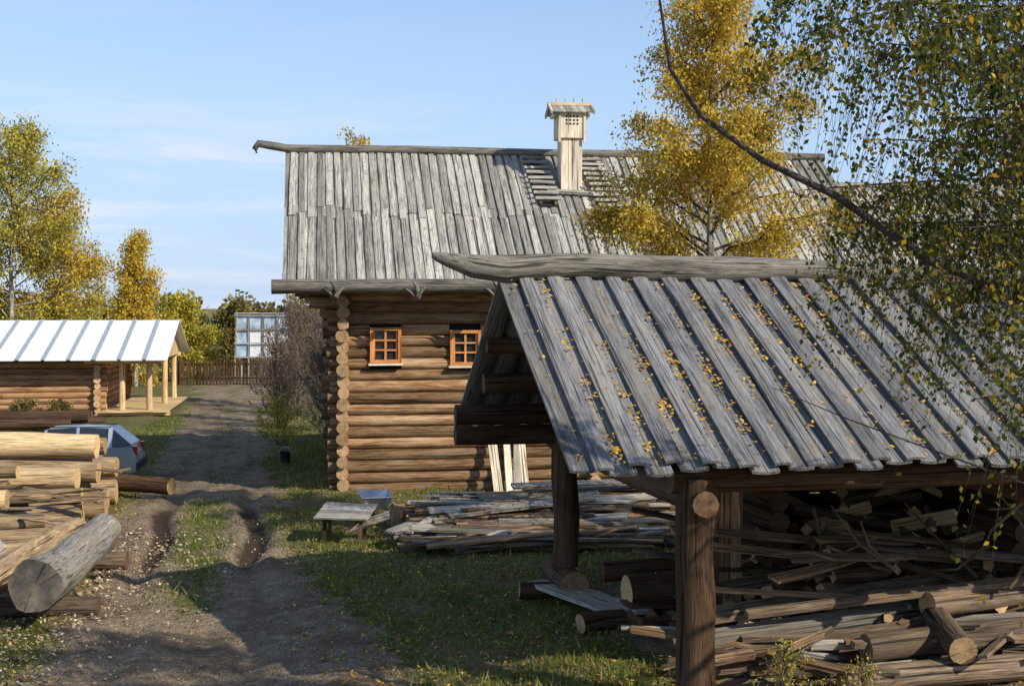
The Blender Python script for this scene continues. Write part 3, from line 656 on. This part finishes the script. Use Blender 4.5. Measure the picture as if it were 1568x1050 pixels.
for i in range(4):
    for k in range(3):
        mb.board((.44+i*.85-.38,.06+R.uniform(0,.03),1.92+k*.83),(.44+i*.85+.38,.06,1.92+k*.83),(0,-1,R.uniform(-.06,.06)),.76,.02,2 if (k<2 and i>0) else 0)
for x in (0,3.4): mb.board((x,3,0),(x,3,3.4),(0,-1,0),.08,.08,1); mb.board((x,0,4.1),(x,3,3.4),(0,0,1),.08,.08,1)
for i in range(4): mb.board((.44+i*.85,0,4.14),(.44+i*.85,3,3.44),(0,.2,1),.82,.02,2)
mb.obj('frame_and_panels',[M_film,M_grey,M_metal],G)
# ---------------------------------------------------------------- trees
def tree(name,base,H_,r0,lo,Rad,nb,ntw,nl,ls,lmat,seed,lean=(0,0),twl=1.0,droop=.6,up=(25,70),prof=None,extra=(),bark=None,tw=None,twr=.006,jl=.12,colb=0,keepf=None,up_tw=0,wig=.003):
    rg=np.random.default_rng(seed); mb=MB(); E=empty(name,base)
    prof=prof or (lambda t: math.sin(math.pi*min(1,(1-t)*.95+.08))**.7)
    tp=[]
    for i in range(9):
        t=i/8; tp.append(np.array([lean[0]*t*t+rg.normal(0,wig)*H_*t,lean[1]*t*t+rg.normal(0,wig)*H_*t,H_*.93*t-.1]))
    mb.tube([tuple(p) for p in tp],[r0*(1-.93*i/8) for i in range(9)],9,0,0,.08)
    def tr(t): f=min(7.999,t*8); i=int(f); return tp[i]*(1-f+i)+tp[i+1]*(f-i)
    brs=[]
    for i in range(nb):
        t=lo+(1-lo)*((i+rg.random())/nb)**.9; st=tr(min(t,.99)); az=i*2.4+rg.normal(0,.5)
        u=(t-lo)/(1-lo); L=Rad*prof(u)*rg.uniform(.6,1.25); el=math.radians(up[0]+(up[1]-up[0])*u+rg.normal(0,8))
        pts=[]
        for k in range(6):
            q=k/5; hz=L*q*math.cos(el)*1.25; pts.append(st+np.array([math.cos(az+.2*q)*hz,math.sin(az+.2*q)*hz,L*q*math.sin(el)*1.2-droop*L*q**2.4*.5])+(rg.normal(0,.035*L,3) if k else 0))
        rb=max(.008,r0*.3*(1-u*.75)); mb.tube([tuple(p) for p in pts],[rb,rb*.15],5,0 if rb>.04 else 1,1,0,caps=False); brs.append((pts,L))
    for ex in extra:
        p=[np.array(q)-np.array(base) for q in ex[0]]; mb.tube([tuple(q) for q in p],[ex[1],ex[1]*.2],8,1,1,.06,caps=False)
        for _ in range(ex[2]): brs.append((p[ex[3]:],2.0))
    wts=np.array([b[1]*rg.uniform(.4,1.6) for b in brs]); wts/=wts.sum()
    Cs=[];Rn=[];cnt=0;tries=0
    while cnt<ntw and tries<ntw*8:
        tries+=1
        pts,L=brs[rg.choice(len(brs),p=wts)]
        q=rg.uniform(.12,1)**.8*(len(pts)-1.001); i=int(q); st=pts[i]*(1-q+i)+pts[i+1]*(q-i)
        out_=pts[-1]-pts[0]; out_=out_/(np.linalg.norm(out_)+1e-6)
        d=rg.normal(0,.6,3)+out_*.45; d[2]=d[2]*.6+up_tw; d/=np.linalg.norm(d)+1e-6
        l=twl*rg.uniform(.4,1.25)
        ps=[st+d*l*.5*s_+np.array([0,0,-1])*droop*l*s_**1.7 for s_ in (0,.33,.66,1)]
        if keepf and not keepf(ps[1]+np.array(base)): continue
        cnt+=1
        if twr: mb.tube([tuple(p) for p in ps],[twr,twr*.4],3,1,1,0,caps=False)
        m_=rg.poisson(nl); 
        if m_<1: continue
        s_=rg.uniform(.1,1.05,m_); f=np.clip(s_*3,0,2.999); ii_=f.astype(int); P=np.array(ps); pp=P[ii_]*(1-(f-ii_))[:,None]+P[ii_+1]*(f-ii_)[:,None]+rg.normal(0,jl*.4,(m_,3))
        Cs.append(pp); cb=rg.random(); r_=np.clip(.5*rg.random(m_)+.5*cb+colb,0,1); Rn.append(np.stack([r_,rg.random(m_),rg.random(m_)],1))
    C=np.concatenate(Cs);rn=np.concatenate(Rn);n=len(C)
    B=rg.normal(0,1,(n,3)); B[:,2]=-abs(B[:,2])*1.2-.3; B/=np.linalg.norm(B,axis=1)[:,None]
    A=np.cross(B,rg.normal(0,1,(n,3))); A/=np.linalg.norm(A,axis=1)[:,None]
    s=ls*rg.uniform(.6,1.2,n)[:,None]
    mb.obj('trunk_and_branches',[bark or M_bark,tw or M_twig],E)
    quads('foliage',C,A*s,B*s,rn,lmat,E)
    return E
wide=lambda t: max(.12,(1-t))**.5*min(1,.5+t*2.0)
full=lambda t: .25+.75*math.sin(math.pi*min(1,.25+.72*t))
tree('birch_tree',(3.55,24.6,0),10.9,.14,.30,1.9,66,3000,23,.036,L_yel,21,twl=.9,droop=.5,up=(12,62),prof=full,twr=.004,jl=.22)
exr=random.Random(4); ex=[([(6.4,10.6,4.1),(3.92,10.5,4.57),(3.2,10.5,4.85),(2.48,10.5,5.35),(1.9,10.45,5.62),(1.43,10.4,5.95),(1.2,10.4,6.3),(1.1,10.4,6.95)],.045,1,0),
         ([(6.4,10.7,2.6),(4.6,11,3.0),(4.1,11,3.09),(2.7,11,3.6),(2.1,11,3.85)],.014,0,0)]
for i in range(26):
    z0=exr.uniform(4.4,7.9) if i<22 else exr.uniform(3.3,4.2); xe=exr.uniform(1.8,3.6); ye=exr.uniform(8.8,12.2); ze=z0+exr.uniform(.3,1.2); pp=[]
    if ze<6: xe+=.75
    if i>=22: xe=exr.uniform(3.3,3.7)
    for k in range(6):
        q=k/5; pp.append((6.4+(xe-6.4)*q,10.6+(ye-10.6)*q+exr.uniform(-.12,.12),z0+(ze-z0)*(q**.7)+.25*math.sin(q*3.1)+exr.uniform(-.07,.07)))
    ex.append((pp,.022,4,1))
nb=tree('birch_tree',(6.4,10.6,0),9.6,.24,.3,2.6,26,2900,19,.027,L_near,33,twl=1.05,droop=.95,up=(15,60),prof=wide,twr=.003,jl=.09,extra=ex,
  keepf=lambda p: p[0]/max(p[1],1)>(.185 if p[2]>5.6 else .235) and p[0]/max(p[1],1)<.72 and p[1]>6.0 and p[2]>2.6)
tree('birch_tree',(11.2,20.0,0),9.6,.18,.3,2.2,40,700,18,.042,L_yg,61,twl=1.1,droop=.6,up=(25,65),prof=wide,twr=.005,jl=.16,colb=-.2)
tree('birch_tree',(-27.0,74,0),14.6,.2,.1,4.6,56,1700,17,.09,L_yg,41,twl=2.0,droop=.5,up=(25,68),prof=full,twr=.014,jl=.6,colb=.05)
tree('birch_tree',(-31,72,0),14.4,.2,.1,4.4,50,1400,17,.09,L_yg,42,twl=2.0,droop=.5,up=(25,68),prof=full,twr=.014,jl=.6)
tree('birch_tree',(-24.9,76,0),11.2,.16,.08,2.7,40,1000,16,.09,L_yel,43,twl=1.7,droop=.5,up=(25,65),prof=full,twr=.012,jl=.6,colb=-.05)
tree('birch_tree',(-21.4,78,0),9.0,.12,.06,2.0,40,900,16,.09,L_yel,44,twl=1.2,droop=.4,up=(25,65),prof=wide,twr=.01,jl=.5)
tree('birch_tree',(-20.3,84,0),5.6,.1,.05,2.6,30,900,16,.10,L_yg,45,twl=1.3,prof=wide,twr=0,jl=.4)
tree('birch_tree',(-17.9,90,0),5.0,.1,.05,2.4,30,800,16,.10,L_forest,46,twl=1.2,prof=wide,twr=0,jl=.4)
tree('birch_tree',(-14.2,96,0),4.4,.1,.05,2.4,26,700,16,.10,L_forest,62,twl=1.2,prof=wide,twr=0,jl=.4)
tree('birch_tree',(-6.9,60,0),12.9,.14,.2,2.0,34,600,12,.07,L_yel,47,twl=1.0,prof=wide,jl=.3)
tree('birch_tree',(17.4,46,0),12.0,.16,.2,2.8,40,1300,16,.08,L_rust,48,twl=1.2,prof=wide,jl=.4)
sp=lambda t:.95-.3*t
for i,(x,y,h) in enumerate(((-8.5,53,3.8),(-7.0,50,3.5),(-6.2,46,3.0),(-9.5,60,4.0),(-7.7,56,4.1),(-8.0,48,2.6))):
    tree('bare_shrub',(x,y,0),h,.04,.02,1.7,80,1000,1.6,.045,L_rust,49+i,twl=.8,droop=-.1,up=(45,78),prof=sp,bark=M_brush,tw=M_brush,twr=.010,up_tw=.6)
tree('yellow_shrub',(-7.7,45,0),1.3,.02,.02,.9,34,260,5,.045,L_yg,72,twl=.6,prof=full,bark=M_twig,droop=.1,up_tw=.4,colb=.3)
for i,(x,y,h) in enumerate(((-19.5,54.5,.8),(-21,55,1.0),(-18,54.8,.7),(-23,55,.8))): tree('green_shrub',(x,y,0),h,.02,.05,.9,18,220,9,.05,L_forest,80+i,twl=.5,prof=wide,bark=M_twig)
tree('green_shrub',(3.1,15.6,0),.7,.01,.05,.6,20,90,8,.02,L_yg,54,twl=.3,prof=wide,bark=M_twig)
tree('green_shrub',(3.9,15.3,0),.6,.01,.05,.5,20,70,8,.02,L_yg,55,twl=.3,prof=wide,bark=M_twig)
rg=np.random.default_rng(9); Cs=[];Rn=[]
for i in range(420):
    x=rg.uniform(-170,170); y=rg.uniform(150,210); h=rg.uniform(3.5,7.0); r=rg.uniform(1.6,3.2); k=130
    u=rg.normal(0,1,(k,3)); u/=np.linalg.norm(u,axis=1)[:,None]; u*=rg.random((k,1))**.35
    Cs.append(np.array([x,y,h*.5])+u*np.array([r,r,h*.5])); cb=rg.random(); Rn.append(np.stack([np.clip(.35*rg.random(k)+.75*cb-.05,0,1),rg.random(k),rg.random(k)],1))
C=np.concatenate(Cs);rn=np.concatenate(Rn);n=len(C);B=rg.normal(0,1,(n,3));B/=np.linalg.norm(B,axis=1)[:,None];A=np.cross(B,rg.normal(0,1,(n,3)));A/=np.linalg.norm(A,axis=1)[:,None]
quads('distant_forest',C,A*.5,B*.5,rn,L_forest)
# ---------------------------------------------------------------- light, world, camera
az=math.radians(127); el=math.radians(34)
sd=Vector((math.sin(az)*math.cos(el),math.cos(az)*math.cos(el),math.sin(el)))
sl=bpy.data.lights.new('sun','SUN'); sl.energy=5.0; sl.angle=math.radians(.5); sl.color=(1,.93,.79)
so=bpy.data.objects.new('sun',sl); sc.collection.objects.link(so); so.rotation_euler=sd.to_track_quat('Z','Y').to_euler()
w=bpy.data.worlds.new('World'); sc.world=w; w.use_nodes=True; nt=w.node_tree; nt.nodes.clear()
o=nt.nodes.new('ShaderNodeOutputWorld'); bg=nt.nodes.new('ShaderNodeBackground'); sk=nt.nodes.new('ShaderNodeTexSky'); sk.sky_type='NISHITA'
sk.sun_disc=False; sk.sun_elevation=el; sk.sun_rotation=az; sk.air_density=1.0; sk.dust_density=.3; sk.ozone_density=1.5
tc=nt.nodes.new('ShaderNodeTexCoord').outputs['Generated']; z=sep(nt,tc)
base=mixc(nt,1,sk.outputs[0],(1.02,1.03,1.14),'MULTIPLY')
base=mixc(nt,ramp(nt,z[2],[(0,.85),(.09,.75),(.24,.2)]),base,(3.1,4.3,6.2))
v=vm(nt,'MULTIPLY',tc,(2.0,2.0,17)); cn=noi(nt,v,2.0,6,.62,.5)
band=mm(nt,'MULTIPLY',ramp(nt,z[2],[(.0,0.6),(.04,1),(.10,1),(.16,.06)]),ramp(nt,mm(nt,'MULTIPLY_ADD',z[0],1.0,.45),[(.22,1),(.5,.1)]))
fac=mm(nt,'MULTIPLY',ramp(nt,cn,[(.46,0),(.64,.9)]),band)
c=mixc(nt,fac,base,(5.5,5.8,6.5))
nt.links.new(c,bg.inputs[0]); bg.inputs[1].default_value=.15; nt.links.new(bg.outputs[0],o.inputs[0])
cd=bpy.data.cameras.new('camera'); cam=bpy.data.objects.new('camera',cd); sc.collection.objects.link(cam); sc.camera=cam
cam.location=(0,0,4.5); cam.rotation_euler=(math.radians(90),0,0); cd.sensor_width=36; cd.lens=2100/1568*36; cd.shift_y=-55/1568; cd.clip_end=6000; cd.clip_start=.05
sc.view_settings.view_transform='Standard'; sc.view_settings.look='None'; sc.view_settings.exposure=0
